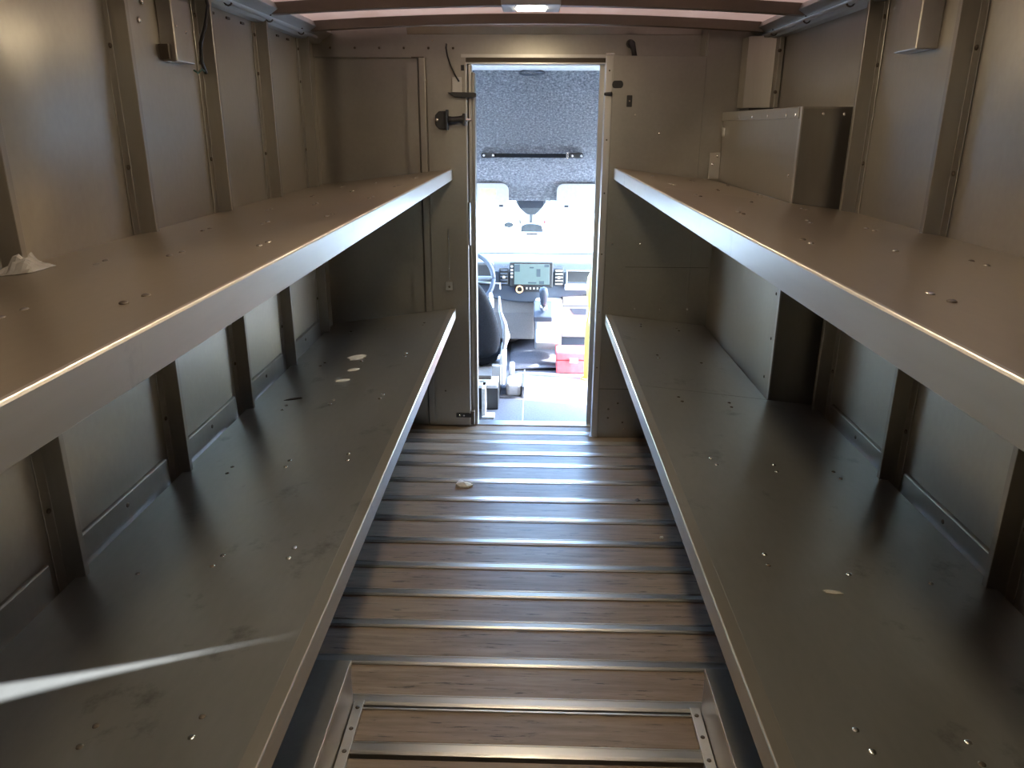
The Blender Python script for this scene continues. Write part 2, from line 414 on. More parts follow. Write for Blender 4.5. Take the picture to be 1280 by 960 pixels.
# ------------------------------------------------------------------ front bulkhead
wf = thing('wall_front', (0, 4.05, 0), 'aluminium bulkhead wall between cargo space and cab', 'wall', kind='structure')
part('bulkhead_panel', M_BULK, wf, -1.10, -0.50, 4.045, 4.065, -0.03, 2.05)
o = MB().prism([(-1.10, 1.925), (1.09, 1.925)] + [(1.09 - 2.19 * k / 20, ceil_z(1.09 - 2.19 * k / 20) + 0.002) for k in range(21)], 'y', 4.025, 4.065).build('header_panel', M_BULK, wf)
MB().prism([(4.026, 2.030), (4.020, 2.030), (4.000, 2.062), (4.026, 2.062)], 'x', -0.62, 0.79).build('header_flange', M_FRAME, wf, bevel=0.002)
for k in range(6): rivet(wf, (-1.0 + k * 0.12, 4.025, 1.968), '-y', 0.006, 0.004, M_DARKBOLT)
rivet(wf, (-0.5, 4.025, 2.0), '-y', 0.004, 0.003)
part('header_track', M_FRAME, wf, -0.36, 0.36, 4.005, 4.025, 1.925, 1.94)
part('header_groove', M_DARKBOLT, wf, -0.36, 0.36, 4.015, 4.06, 1.905, 1.925)
part('header_sill', M_FRAME, wf, -0.36, 0.36, 4.02, 4.12, 1.898, 1.905)
# right partition, standing nearer
part('partition_panel', M_BULK, wf, 0.366, 0.80, FRONT_R, FRONT_R + 0.02, 0.0, 1.925, bevel=0.002)
part('partition_panel', M_BULK, wf, 0.80, 1.10, FRONT_R, FRONT_R + 0.02, 0.0, 2.06)
part('partition_return', M_BULK, wf, 0.795, 0.805, FRONT_R + 0.02, 4.03, 1.925, 2.06)
part('partition_cap', M_FRAME, wf, 0.366, 0.80, FRONT_R + 0.02, 4.03, 1.915, 1.925)
part('partition_seam', M_DARKBOLT, wf, 0.366, 0.89, FRONT_R - 0.001, FRONT_R + 0.001, 0.279, 0.282)
part('partition_seam', M_DARKBOLT, wf, 0.47, 0.89, FRONT_R - 0.001, FRONT_R + 0.001, 0.935, 0.937)
MB().prism([(0.39 + 0.014 * math.cos(a) + (0.012 if math.cos(a) > 0 else -0.012), 1.80 + 0.017 * math.sin(a)) for a in [2 * math.pi * k / 20 for k in range(20)]], 'y', FRONT_R - 0.006, FRONT_R + 0.01).build('oval_grommet', M_BLACK, wf, bevel=0.002)
g = part('switch_plate', M_BLACK, wf, 0.436, 0.462, FRONT_R - 0.005, FRONT_R + 0.01, 1.70, 1.752, bevel=0.003)
rivet(g, (0.449, FRONT_R - 0.005, 1.726), '-y', 0.004, 0.003)
rivet(wf, (0.48, FRONT_R, 1.665), '-y', 0.005, 0.003)
for p in ((0.40, 1.05), (0.54, 1.05), (0.40, 0.72), (0.53, 0.72), (0.66, 0.72), (0.80, 0.72), (0.60, 1.58), (0.42, 0.165), (0.42, 0.115), (0.47, 0.20), (0.51, 0.05), (0.50, 0.09)):
    rivet(wf, (p[0], FRONT_R, p[1]), '-y', 0.006, 0.004, M_RIVET if p[1] > 0.3 or p[0] > 0.5 else M_DARKBOLT)
# black hook high on the header
m = MB(); m.tube([(0.455, 4.02, 1.99), (0.46, 3.99, 1.985), (0.468, 3.98, 1.96), (0.475, 3.98, 1.925)], [0.02, 0.017, 0.012, 0.013], 10)
hook = m.build('wall_hook', M_BLACK, None, smooth=True); tag(hook, 'black rubber hook on the header right of the doorway', 'hook')

# doorway frame
tr = thing('trim_3', (0, 4.05, 0), 'aluminium frame posts of the cab doorway', 'door frame', kind='structure')
part('right_post', M_FRAME, tr, 0.332, 0.366, FRONT_R - 0.004, FRONT_R + 0.03, 0.0, 1.928, bevel=0.003)
part('right_jamb', M_BULK, tr, 0.340, 0.352, FRONT_R + 0.03, 4.12, 0.0, 1.905, bevel=0.002)
part('right_stop', M_FRAME, tr, 0.318, 0.342, 4.06, 4.085, 0.0, 1.9, bevel=0.002)
part('post_cap', M_CHROME, tr, 0.330, 0.368, FRONT_R - 0.006, FRONT_R + 0.035, 1.928, 1.936)
for z in (1.86, 1.55, 1.30, 1.0, 0.7, 0.4): rivet(tr, (0.349, FRONT_R - 0.004, z), '-y', 0.004, 0.003, M_DARKBOLT)
pin = MB().tube([(0.330, 3.875, 1.757), (0.362, 3.86, 1.757)], [0.007, 0.010], 8).build('stop_pin', M_BLACK, tr)
part('left_jamb', M_FRAME, tr, -0.330, -0.312, 4.05, 4.10, 0.0, 1.905, bevel=0.002)
part('left_jamb_channel', M_BULK, tr, -0.312, -0.296, 4.03, 4.12, 0.0, 1.86, bevel=0.003)
part('threshold', M_STRIP, tr, -0.345, 0.36, 4.03, 4.10, -0.03, 0.006, bevel=0.003)
part('right_foot', M_CHROME, tr, 0.318, 0.352, 3.86, 3.89, 0.0, 0.012)

# sliding door leaf, slid open to the left
dr = thing('door_1', (-0.46, 4.0, 0.01), 'sliding aluminium cab door slid open to the left', 'door', kind='structure')
part('door_skin', M_BULK, dr, -0.565, -0.338, 4.000, 4.006, 0.012, 1.925)
part('door_edge', M_FRAME, dr, -0.342, -0.334, 3.992, 4.03, 0.012, 1.90, bevel=0.0015)
MB().prism([(-0.575, 4.006), (-0.565, 3.985), (-0.535, 3.985), (-0.528, 4.000), (-0.528, 4.006)], 'z', 0.03, 1.922).build('door_stiffener', M_BULK, dr, bevel=0.002)
part('stiffener_top', M_DARKBOLT, dr, -0.60, -0.54, 3.99, 4.004, 1.922, 1.926)
part('door_back_fold', M_BULK, dr, -0.63, -0.575, 4.004, 4.012, 0.012, 1.90)
part('track_block', M_BLACK, dr, -0.36, -0.345, 3.99, 4.03, 1.865, 1.89)
lt = part('latch', M_CHROME, dr, -0.458, -0.417, 3.975, 4.000, 0.785, 0.835, bevel=0.003)
rivet(lt, (-0.437, 3.975, 0.805), '-y', 0.006, 0.004, M_DARKBOLT, 'keyhole')
part('latch_rod', M_CHROME, dr, -0.441, -0.433, 3.99, 4.0, 0.835, 1.105, bevel=0.001)
part('edge_handle', M_CHROME, dr, -0.332, -0.322, 3.99, 4.01, 1.02, 1.24, bevel=0.003)
hg = part('door_guide', M_BLACK, dr, -0.415, -0.330, 3.988, 4.0, 0.062, 0.086, bevel=0.002)
for x in (-0.395, -0.372): rivet(hg, (x, 3.988, 0.074), '-y', 0.006, 0.003)
part('door_guide_roller', M_DARKBOLT, dr, -0.332, -0.312, 3.985, 4.02, 0.02, 0.10, bevel=0.004)
rivet(dr, (-0.473, 4.0, 0.215), '-y', 0.005, 0.003, M_DARKBOLT)

# black door catch, bumper and cable
ct = thing('door_catch', (-0.45, 3.98, 1.62), 'black angled door catch bolted beside the doorway', 'catch')
pl = MB().prism([(-0.488, 1.615), (-0.470, 1.595), (-0.430, 1.592), (-0.430, 1.680), (-0.470, 1.678), (-0.488, 1.660)], 'y', 3.955, 3.99).build('catch_plate', M_BLACK, ct, bevel=0.004)
rivet(pl, (-0.478, 3.955, 1.638), '-y', 0.008, 0.004)
part('catch_flange', M_DASH, ct, -0.432, -0.424, 3.925, 3.99, 1.590, 1.685, bevel=0.002)
MB().tube([(-0.43, 3.95, 1.636), (-0.40, 3.95, 1.636), (-0.37, 3.95, 1.640), (-0.345, 3.95, 1.640)], [0.022, 0.018, 0.016, 0.022], 10).build('catch_arm', M_BLACK, ct, smooth=True)
part('catch_clamp', M_BLACK, ct, -0.352, -0.338, 3.93, 3.99, 1.612, 1.668, bevel=0.003)
MB().tube([(-0.338, 3.955, 1.638), (-0.31, 3.955, 1.638)], 0.008, 8).build('catch_pin', M_CHROME, ct)
bp = thing('door_bumper', (-0.35, 3.98, 1.74), 'black rubber bumper bar under a bracket at the doorway top', 'bumper')
MB().prism([(-0.425, 1.765), (-0.415, 1.757), (-0.39, 1.742), (-0.30, 1.740), (-0.285, 1.744), (-0.285, 1.762), (-0.30, 1.765)], 'y', 3.955, 3.998).build('bumper_bar', M_BLACK, bp, bevel=0.003)
part('bumper_bracket', M_FRAME, bp, -0.405, -0.358, 3.985, 4.0, 1.765, 1.835, bevel=0.002)
cb = MB().tube([(-0.432, 4.02, 1.985), (-0.430, 3.985, 1.965), (-0.423, 3.975, 1.93), (-0.408, 3.972, 1.885), (-0.388, 3.975, 1.845), (-0.370, 3.985, 1.815)], 0.004, 8).build('door_cable', M_BLACK, None, smooth=True)
tag(cb, 'thin black cable curving from the header to the sliding door', 'cable')

# ------------------------------------------------------------------ shelves
def shelf(name, sx, xf, zf, xb, zb, y0, y1, seam, label, mat, upper):
    t = thing(name, (sx * (xf + xb) / 2, (y0 + y1) / 2, zb), label, 'shelf', 'cargo shelves')
    def z(x): return zf + (zb - zf) * (abs(x) - xf) / (xb - xf)
    cuts = [y0, seam, y1] if seam else [y0, y1]
    dcuts = [y0, 2.742, y1] if seam else [y0, y1]
    lip_h = 0.052 if upper else 0.05
    for a, b in zip(dcuts[:-1], dcuts[1:]):
        xbb = 0.891 if (sx > 0 and a > 2) else xb
        MB().prism([(sx * xf, zf), (sx * xbb, z(xbb)), (sx * xbb, z(xbb) - 0.003), (sx * xf, zf - 0.003)], 'y', a + (0.0015 if a != y0 else 0), b - (0.0015 if b != y1 else 0)).build('deck', mat, t)
    for a, b in zip(cuts[:-1], cuts[1:]):
        aa = a + (0.0015 if a != y0 else 0); bb = b - (0.0015 if b != y1 else 0)
        if upper:
            prof = [(xf + 0.004, zf + 0.0015), (xf - 0.002, zf + 0.0015), (xf - 0.004, zf - 0.002), (xf - 0.004, zf - lip_h), (xf + 0.018, zf - lip_h), (xf + 0.018, zf - lip_h + 0.003), (xf, zf - lip_h + 0.003), (xf, zf - 0.004)]
        else:
            prof = [(xf + 0.026, z(xf + 0.026) + 0.002), (xf - 0.004, zf + 0.003), (xf - 0.006, zf - 0.0), (xf - 0.006, zf - lip_h), (xf + 0.012, zf - lip_h), (xf + 0.012, zf - lip_h + 0.003), (xf - 0.002, zf - lip_h + 0.003), (xf - 0.002, zf - 0.004), (xf + 0.026, z(xf + 0.026) - 0.001)]
        MB().prism([(sx * p[0], p[1]) for p in prof], 'y', aa, bb).build('front_lip', M_LIP, t, bevel=0.0012)
    ys = [1.0 + 0.543 * k for k in range(-2, 6)] if not upper else [0.975 + 0.502 * k for k in range(-2, 6)]
    for yy in ys:
        if yy > y1 - 0.1 or yy < y0: continue
        yb = yy - 0.012
        xa = 0.888 if (sx > 0 and yy > 2.6) else RIB_IN - 0.002
        arm = MB().prism([(sx * (xf + 0.02), z(xf + 0.02) - 0.0035), (sx * xa, z(xa) - 0.0035), (sx * xa, z(xa) - 0.06), (sx * (xf + 0.02), zf - 0.04)], 'y', yb - 0.018, yb + 0.018).build('support_arm', M_RIB, t)
        for xr in ((0.546, 0.73, 0.912) if not upper else (0.52, 0.695, 0.85)):
            if sx > 0 and yy > 2.5 and xr > 0.88: continue
            for dy in (-0.023, 0.023):
                q = random.random()
                if q < 0.1: continue
                rivet(t, (sx * (xr + random.uniform(-0.006, 0.006)), yy + dy, z(xr) - 0.0003), 'z', 0.0065, 0.0035, (M_RIVET if q > 0.3 else M_DARKBOLT) if not upper else (M_DARKBOLT if q < 0.3 else M_RIB))
    return t
shelf('shelf', -1, 0.414, 1.404, 1.088, 1.3225, REAR + 0.05, 4.0 - 0.012, None, 'upper left aluminium shelf with warm brown sheen put into its colour', M_SHELF, True)
shelf('shelf', 1, 0.394, 1.420, 1.088, 1.3395, REAR + 0.05, 3.872, 3.40, 'upper right aluminium shelf running past the utility box', M_SHELF, True)
shelf('shelf', -1, 0.412, 0.685, 1.066, 0.5965, REAR + 0.05, 4.0 - 0.012, None, 'lower left shelf with dark smears and paper residue', M_SHELF_LOW, False)
shelf('shelf', 1, 0.386, 0.690, 1.066, 0.618, REAR + 0.05, 3.872, 2.80, 'lower right shelf with a seam near the utility box', M_SHELF_LOW, False)

# ------------------------------------------------------------------ utility box (right, front)
ub = thing('utility_box', (0.99, 3.3, 0), 'tall aluminium utility box boxed in against the right wall', 'box')
part('front_panel', M_WALL, ub, 0.900, 0.904, 2.755, FRONT_R - 0.003, 0.01, 1.672)
part('side_panel', M_RIB, ub, 0.900, 1.086, 2.750, 2.755, 0.01, 1.672)
part('corner_angle', M_FRAME, ub, 0.896, 0.902, 2.745, 2.765, 0.01, 1.678, bevel=0.001)
part('top_panel', M_WALL, ub, 0.898, 1.088, 2.75, FRONT_R - 0.003, 1.672, 1.678)
part('top_flange', M_WALL, ub, 0.893, 0.900, 2.77, FRONT_R - 0.003, 1.640, 1.678, bevel=0.002)
pt = part('mounting_plate', M_FRAME, ub, 0.848, 0.899, FRONT_R - 0.012, FRONT_R - 0.004, 1.372, 1.495, bevel=0.001)
for z in (1.478, 1.44): rivet(pt, (0.865 + (0.02 if z > 1.45 else 0), FRONT_R - 0.012, z), '-y', 0.006, 0.003)
part('side_clip', M_CHROME, ub, 0.893, 0.900, 3.80, 3.86, 1.57, 1.61)
for y in (2.80, 2.90, 3.13, 3.35, 3.56): rivet(ub, (0.893, y, 1.652) if y > 2.77 else (0.9, y, 1.652), '-x', 0.006, 0.003)
for p in ((2.82, 1.45), (2.80, 1.03), (2.80, 0.86), (2.83, 0.70)): rivet(ub, (0.900, p[0], p[1]), '-x', 0.006, 0.003, M_DARKBOLT if p[1] < 1.2 else M_RIVET)
rivet(ub, (0.97, 2.750, 1.655), '-y', 0.006, 0.003); rivet(ub, (1.04, 2.750, 1.655), '-y', 0.006, 0.003)

# ------------------------------------------------------------------ wheel boxes
for sx, lb in ((-1, 'low aluminium wheel box on the floor under the lower left shelf'), (1, 'low aluminium wheel box on the floor under the lower right shelf')):
    wbx = thing('wheel_box', (sx * 0.8, 1.2, 0), lb, 'wheel box', 'wheel boxes')
    part('side_face', M_WALL, wbx, sx * 0.507, sx * 0.511, 0.3, 1.810, 0.0, 0.150)
    part('front_face', M_WALL, wbx, sx * 0.511, sx * 1.035, 1.806, 1.810, 0.0, 0.150)
    part('top_plate', M_WALL, wbx, sx * 0.506, sx * 1.035, 0.3, 1.812, 0.150, 0.154, bevel=0.001)
    part('top_edge', M_LIP, wbx, sx * 0.5035, sx * 0.5065, 0.3, 1.812, 0.140, 0.155, bevel=0.001)

# ------------------------------------------------------------------ ceiling lights
LEDS = [(3.08, 'square white ceiling light glowing at the top of the aisle'), (1.42, 'ceiling light over the middle of the aisle'), (0.2, 'ceiling light above the camera end of the aisle')]
for y, lb in LEDS:
    L = thing('ceiling_light', (-0.018, y, 2.0), lb, 'ceiling light', 'aisle ceiling lights')
    part('housing', M_GALV, L, -0.125, 0.088, y - 0.085, y + 0.10, 2.018, 2.044, bevel=0.004)
    part('lens', M_LENS, L, -0.070, 0.034, y - 0.045, y + 0.05, 2.0155, 2.0185)
    part('mounting_strap', M_BOW, L, -0.06, 0.02, y - 0.03, y + 0.15, 2.044, 2.082)

# ------------------------------------------------------------------ wall brackets and wire
lb_ = thing('lamp_cover', (-1.06, 2.45, 1.76), 'folded metal lamp cover on left wall with dangling wire', 'bracket', 'wall lamp covers')
MB().prism([(-1.088, 2.385), (-1.045, 2.39), (-1.045, 2.515), (-1.088, 2.52)], 'z', 1.785, 1.955).build('cover_body', M_WALL, lb_, bevel=0.003)
rivet(lb_, (-1.045, 2.47, 1.87), 'x', 0.005, 0.003); rivet(lb_, (-1.045, 2.41, 1.88), 'x', 0.005, 0.003)
part('cover_tab', M_DARKBOLT, lb_, -1.088, -1.06, 2.37, 2.385, 1.79, 1.83)
rb_ = thing('lamp_cover', (1.06, 2.38, 1.80), 'folded metal lamp cover on right wall without wire', 'bracket', 'wall lamp covers')
MB().prism([(1.088, 2.28), (1.035, 2.295), (1.035, 2.43), (1.088, 2.46)], 'z', 1.815, 2.0).build('cover_body', M_WALL, rb_, bevel=0.003)
for sx, y, z in ((-1, 2.30, 1.93), (-1, 2.27, 1.88), (1, 2.20, 1.95), (1, 2.16, 1.90)):
    rivet(wall_l if sx < 0 else wall_r, (sx * 1.086, y, z), 'x' if sx < 0 else '-x', 0.008, 0.004)
wire = MB().tube([(-1.03, 2.60, 2.02), (-1.02, 2.60, 1.96), (-1.03, 2.585, 1.90), (-1.045, 2.57, 1.85), (-1.05, 2.575, 1.80), (-1.05, 2.60, 1.765)], 0.006, 8).build('hanging_wire', M_BLACK, None, smooth=True)
tag(wire, 'black wire hanging from the roof beside the left lamp cover', 'wire')
m = MB().tube([(-1.05, 2.60, 1.768), (-1.05, 2.57, 1.775), (-1.05, 2.54, 1.762), (-1.05, 2.51, 1.768)], 0.003, 6)
MB.build(m, 'bare_wire_end', plain('green_wire', (0.02, 0.09, 0.06), 0.5), wire, smooth=True)

# ------------------------------------------------------------------ debris
def scrap(name, pts, z, mat, label, cat, crumple=0.004):
    n = len(pts); cx = sum(p[0] for p in pts) / n; cy = sum(p[1] for p in pts) / n
    zf = z if callable(z) else (lambda x, y: z)
    top = [(p[0], p[1], zf(p[0], p[1]) + 0.001 + crumple * random.random()) for p in pts]; bot = [(p[0], p[1], zf(p[0], p[1])) for p in pts]
    m = MB(); m.add(top + bot + [(cx, cy, zf(cx, cy) + 0.001 + crumple)], [(i, (i + 1) % n, 2 * n) for i in range(n)] + [(n + i, n + (i + 1) % n, (i + 1) % n, i) for i in range(n)] + [tuple(range(n, 2 * n))])
    o = m.build(name, mat); tag(o, label, cat); return o
LLZ = lambda x, y: 0.685 + (0.600 - 0.685) * (abs(x) - 0.412) / (1.04 - 0.412) + 0.0004
LRZ = lambda x, y: 0.690 + (0.622 - 0.690) * (abs(x) - 0.386) / (1.03 - 0.386) + 0.0004
def blob(cx, cy, rx, ry, n=9, j=0.35): return [(cx + rx * math.cos(6.283 * k / n) * random.uniform(1 - j, 1 + j), cy + ry * math.sin(6.283 * k / n) * random.uniform(1 - j, 1 + j)) for k in range(n)]
scrap('paper_scrap', blob(-0.308, 3.255, 0.035, 0.030), 0.0015, M_PAPER, 'crumpled pale paper scrap on the wooden floor left of centre', 'scrap', 0.02)
scrap('grit_lump', blob(0.492, 3.13, 0.014, 0.014), 0.0015, M_MAT, 'small dark grit lump on the floor by the right shelf', 'debris', 0.014)
scrap('gravel_bit', blob(0.548, 2.80, 0.007, 0.007), 0.0015, M_PAPER, 'tiny pale bit of gravel on the floor at right', 'debris', 0.008)
scrap('sticker_residue', blob(-0.765, 3.22, 0.05, 0.04), LLZ, M_PAPER, 'torn pale sticker residue far along the lower left shelf', 'sticker', 0.001)
scrap('paper_sticker', blob(-0.742, 3.03, 0.026, 0.02, 12, 0.08), LLZ, M_PAPER, 'small round pale sticker beside the torn residue on the lower left shelf', 'sticker', 0.0005)
scrap('paper_sticker', blob(-0.755, 2.89, 0.030, 0.018, 12, 0.08), LLZ, M_PAPER, 'nearer oval pale sticker on the lower left shelf', 'sticker', 0.0005)
scrap('tape_fragment', blob(-0.90, 2.72, 0.035, 0.008), LLZ, M_DARKBOLT, 'dark tape fragment on the lower left shelf near the ribs', 'scrap', 0.004)
scrap('tape_fragment', blob(0.655, 1.435, 0.022, 0.007), LRZ, M_PLASTIC, 'small pale tape fragment on the lower right shelf', 'scrap', 0.003)
def wrap_fn(u, v):
    x = -1.035 + 0.075 * u; y = 1.43 + 0.08 * v
    zb = 1.404 - 0.0815 * (abs(x) - 0.414) / 0.674 + 0.001
    e = min(u, 1 - u, v, 1 - v) * 3
    return (x, y, zb + min(1, e) * (0.018 + 0.04 * abs(noise.noise(Vector((x * 60, y * 60, 3.0))))))
o = MB().grid(wrap_fn, 10, 10).build('plastic_wrap', M_PLASTIC, None, solid=0.001); tag(o, 'crumpled clear plastic on the upper left shelf by a rib', 'wrap')

# ------------------------------------------------------------------ cab shell
CF = -0.05
fc = thing('floor_cab', (0, 5, CF), 'grey rubber cab floor beyond the doorway', 'floor', kind='structure')
part('floor_sheet', M_CABGREY, fc, -0.045, 1.06, 4.10, 6.1, CF - 0.04, CF)
part('floor_sheet', M_CABGREY, fc, -1.06, -0.047, 4.10, 6.1, CF - 0.04, CF)
fw = thing('wall_cab', (0, 6, 0), 'cab side walls, firewall and pillars', 'wall', kind='structure')
part('firewall', M_DASHLOW, fw, -1.06, 1.06, 6.0, 6.05, CF, 0.62)
part('left_door', M_DASHLOW, fw, -1.10, -1.06, 4.10, 6.05, CF - 0.04, 0.62)
part('left_upper', M_WHITE, fw, -1.10, -1.06, 4.10, 5.0, 1.25, 1.98)
part('left_pillar', M_WHITE, fw, -1.10, -1.06, 4.10, 4.40, 0.62, 1.25)
part('right_pillar', M_WHITE, fw, 1.06, 1.10, 4.06, 4.38, CF - 0.04, 1.98)
part('right_upper', M_WHITE, fw, 1.06, 1.10, 4.38, 5.0, 1.15, 1.98)
part('right_front', M_DASHLOW, fw, 1.06, 1.10, 5.42, 6.05, CF - 0.04, 0.62)
part('bulkhead_cab_side', M_WHITE, fw, 0.36, 1.08, 4.09, 4.12, CF - 0.04, 1.98)
part('bulkhead_cab_side', M_WHITE, fw, -1.08, -0.332, 4.10, 4.12, CF - 0.04, 1.98)
for sx in (-1, 1):
    MB().prism([(4.93, 1.20), (5.02, 1.20), (6.05, 0.66), (6.05, 0.60), (5.98, 0.60), (4.93, 1.13)], 'x', sx * 1.04, sx * 1.10).build('a_pillar', M_WHITE, fw)
cc = thing('ceiling_cab', (0, 4.5, 1.9), 'white cab roof and grey felt headliner above the windscreen', 'ceiling', kind='structure')
part('roof_panel', M_WHITE, cc, -1.08, 1.08, 4.06, 4.86, 1.918, 1.935)
part('roof_cap', M_WHITE, cc, -1.10, 1.10, 4.06, 5.05, 1.96, 1.98)
part('front_cap', M_WHITE, cc, -1.10, 1.10, 5.04, 5.06, 1.20, 1.98)
prof = [(4.800, 1.93), (4.800, 1.90), (4.802, 1.72), (4.804, 1.52), (4.820, 1.43), (4.880, 1.33), (4.935, 1.26), (4.955, 1.215), (4.960, 1.165)]
MB().grid(lambda u, v: (-1.06 + 2.12 * u, *(lambda q: (prof[int(q)][0] + (prof[min(int(q) + 1, 8)][0] - prof[int(q)][0]) * (q - int(q)), prof[int(q)][1] + (prof[min(int(q) + 1, 8)][1] - prof[int(q)][1]) * (q - int(q))))(v * 8)), 10, 16).build('felt_headliner', M_CARPET, cc, smooth=True, solid=0.02)
m = MB(); m.tube([(-0.018 + 0.072 * math.cos(a), 4.72 + 0.05 * math.sin(a), 1.902 + 0.015 * math.sin(a)) for a in [2 * math.pi * k / 24 for k in range(25)]], 0.006, 8)
ring = m.build('dome_lamp_ring', M_DASH, None, smooth=True); tag(ring, 'dark oval ring set in the white cab ceiling', 'ring')
# windscreen
ws_ = thing('window_1', (0, 5.5, 0.66), 'sloping cab windscreen washed out by daylight', 'window', kind='structure')
MB().prism([(4.985, 1.200), (4.990, 1.205), (6.025, 0.665), (6.020, 0.660)], 'x', -1.04, 1.04).build('glass_pane', M_GLASS, ws_)
part('lower_frame', M_DASH, ws_, -1.06, 1.06, 5.99, 6.05, 0.60, 0.672)
part('upper_frame', M_WHITE, ws_, -1.06, 1.06, 4.97, 5.05, 1.195, 1.23)
# outside ground
gd = MB().add([(-60, -30, -1.0), (60, -30, -1.0), (60, 80, -1.0), (-60, 80, -1.0)], [(0, 1, 2, 3)]).build('ground', M_CONC)
tag(gd, 'sunlit pale concrete ground outside the windscreen', 'ground', kind='structure')

# ------------------------------------------------------------------ cab furniture
st = thing('strap', (-0.015, 4.80, 1.44), 'black retaining strap riveted across the felt headliner', 'strap')
part('webbing', M_BLACKFAB, st, -0.30, 0.270, 4.765, 4.785, 1.432, 1.456, bevel=0.004)
MB().prism([(-0.318, 1.444), (-0.312, 1.429), (-0.25, 1.429), (-0.25, 1.459), (-0.312, 1.459)], 'y', 4.762, 4.80).build('end_tab', M_BLACK, st, bevel=0.003)
MB().prism([(0.296, 1.446), (0.29, 1.431), (0.21, 1.431), (0.21, 1.461), (0.29, 1.461)], 'y', 4.762, 4.80).build('end_tab', M_BLACK, st, bevel=0.003)
part('buckle', M_CHROME, st, 0.192, 0.206, 4.757, 4.768, 1.426, 1.466, bevel=0.002)
for x in (-0.30, -0.245, 0.228, 0.283): rivet(st, (x, 4.762, 1.445), '-y', 0.008, 0.004)

def visor(x0, x1, lab, label_sheet):
    t = thing('sun_visor', ((x0 + x1) / 2, 4.92, 1.12), lab, 'sun visor', 'cab sun visors')
    def outline(r):
        pts = []
        zt, zb = 1.275, 1.09
        for cx, cz, a0 in ((x1 - r, zt - r, 0), (x0 + r, zt - r, 90), (x0 + r, zb + r, 180), (x1 - r, zb + r, 270)):
            for k in range(6):
                a = math.radians(a0 + 18 * k); pts.append((cx + r * math.cos(a), cz + r * math.sin(a)))
        return pts
    b = MB(); pr = outline(0.045)
    rings = [[(p[0], y + (1.275 - p[1]) * 0.15, p[1]) for p in pr] for y in (4.885, 4.905)]
    b.loft(rings).build('visor_board', M_VISOR, t, bevel=0.005)
    if label_sheet: MB().add([(-0.335, 4.888, 1.243), (-0.23, 4.888, 1.243), (-0.23, 4.896, 1.195), (-0.335, 4.896, 1.195)], [(0, 1, 2, 3)]).build('warning_label', M_LABEL, t, solid=0.001)
    part('visor_clip', M_DASH, t, (x1 - 0.06 if label_sheet else x0 + 0.05), (x1 - 0.035 if label_sheet else x0 + 0.075), 4.905, 4.935, 1.13, 1.145)
visor(-0.62, -0.155, 'pale left sun visor with a yellow label', True)
visor(0.145, 0.62, 'blank pale right sun visor', False)

mm = thing('mirror_module', (-0.012, 5.03, 0.95), 'grey camera and mirror module hanging at windscreen top centre', 'mirror')
M_MOD = plain('module_grey', (0.10, 0.115, 0.13), 0.5)
def sup(pts, y0, y1, name, mat, par, bev=0.004): return MB().prism(pts, 'y', y0, y1).build(name, mat, par, bev)
sup([(-0.108, 1.195), (-0.112, 1.15), (-0.085, 1.11), (-0.04, 1.072), (0.015, 1.072), (0.055, 1.11), (0.082, 1.15), (0.078, 1.195)], 4.985, 5.03, 'module_shell', M_MOD, mm, 0.008)
sup([(-0.095, 1.165), (-0.10, 1.135), (-0.08, 1.115), (0.05, 1.115), (0.07, 1.135), (0.065, 1.165)], 4.978, 4.99, 'module_face', M_DASH, mm, 0.004)
for x in (-0.065, -0.03, 0.005): part('module_button', M_BLACK, mm, x - 0.010, x + 0.010, 4.978, 4.988, 1.172, 1.19, bevel=0.003)
MB().tube([(-0.013, 5.0, 1.075), (-0.013, 4.99, 1.02)], 0.014, 10).build('stalk', M_MOD, mm)
sup([(-0.082, 0.965), (-0.075, 1.005), (-0.045, 1.018), (0.02, 1.018), (0.055, 1.01), (0.07, 0.965)], 4.965, 4.99, 'mirror_head', M_MOD, mm, 0.006)
sup([(-0.055, 0.958), (-0.035, 0.946), (0.02, 0.946), (0.045, 0.958)], 4.97, 4.99, 'mirror_foot', M_DASH, mm, 0.003)
MB().tube([(-0.085, 4.98, 1.045), (-0.08, 4.98, 1.015)], 0.011, 8).build('side_sensor', M_DASHLOW, mm)
MB().tube([(0.072, 4.98, 1.04), (0.076, 4.98, 1.02)], 0.010, 8).build('side_sensor', M_RED, mm)
m = MB().prism([(-0.158 + 0.032 * math.cos(a), 1.0 + 0.018 * math.sin(a)) for a in [2 * math.pi * k / 18 for k in range(18)]], 'y', 5.03, 5.05)
o = m.build('windscreen_sensor', M_MOD, None, bevel=0.004); tag(o, 'small grey oval sensor hanging left of the mirror module', 'sensor')
o.location.y += 0.02

# dashboard
da = thing('dashboard', (0.0, 5.6, 0.3), 'dark cab dashboard with central display, vents and trays', 'dashboard')
MB().prism([(5.50, 0.50), (5.49, 0.60), (5.52, 0.680), (5.60, 0.700), (5.985, 0.665), (5.985, 0.40), (5.55, 0.40)], 'x', -1.05, 1.05).build('dash_top', M_DASH, da, bevel=0.012)
pts = [(-1.05, 0.44), (-0.5, 0.435), (-0.31, 0.425), (-0.18, 0.40), (-0.02, 0.388), (0.08, 0.395), (0.22, 0.432), (0.43, 0.455), (1.05, 0.455), (1.05, 0.62), (-1.05, 0.62)]
MB().prism(pts, 'y', 5.485, 5.60).build('dash_fascia', M_DASH, da, bevel=0.008)
MB().prism([(5.56, 0.45), (5.54, 0.30), (5.60, 0.08), (5.98, 0.0), (5.98, 0.45)], 'x', -0.36, 0.02).build('lower_panel', M_DASHLOW, da, bevel=0.01)
MB().prism([(5.58, 0.45), (5.56, 0.25), (5.62, 0.10), (5.98, 0.0), (5.98, 0.45)], 'x', -1.05, -0.365).build('knee_panel', M_DASHLOW, da, bevel=0.01)
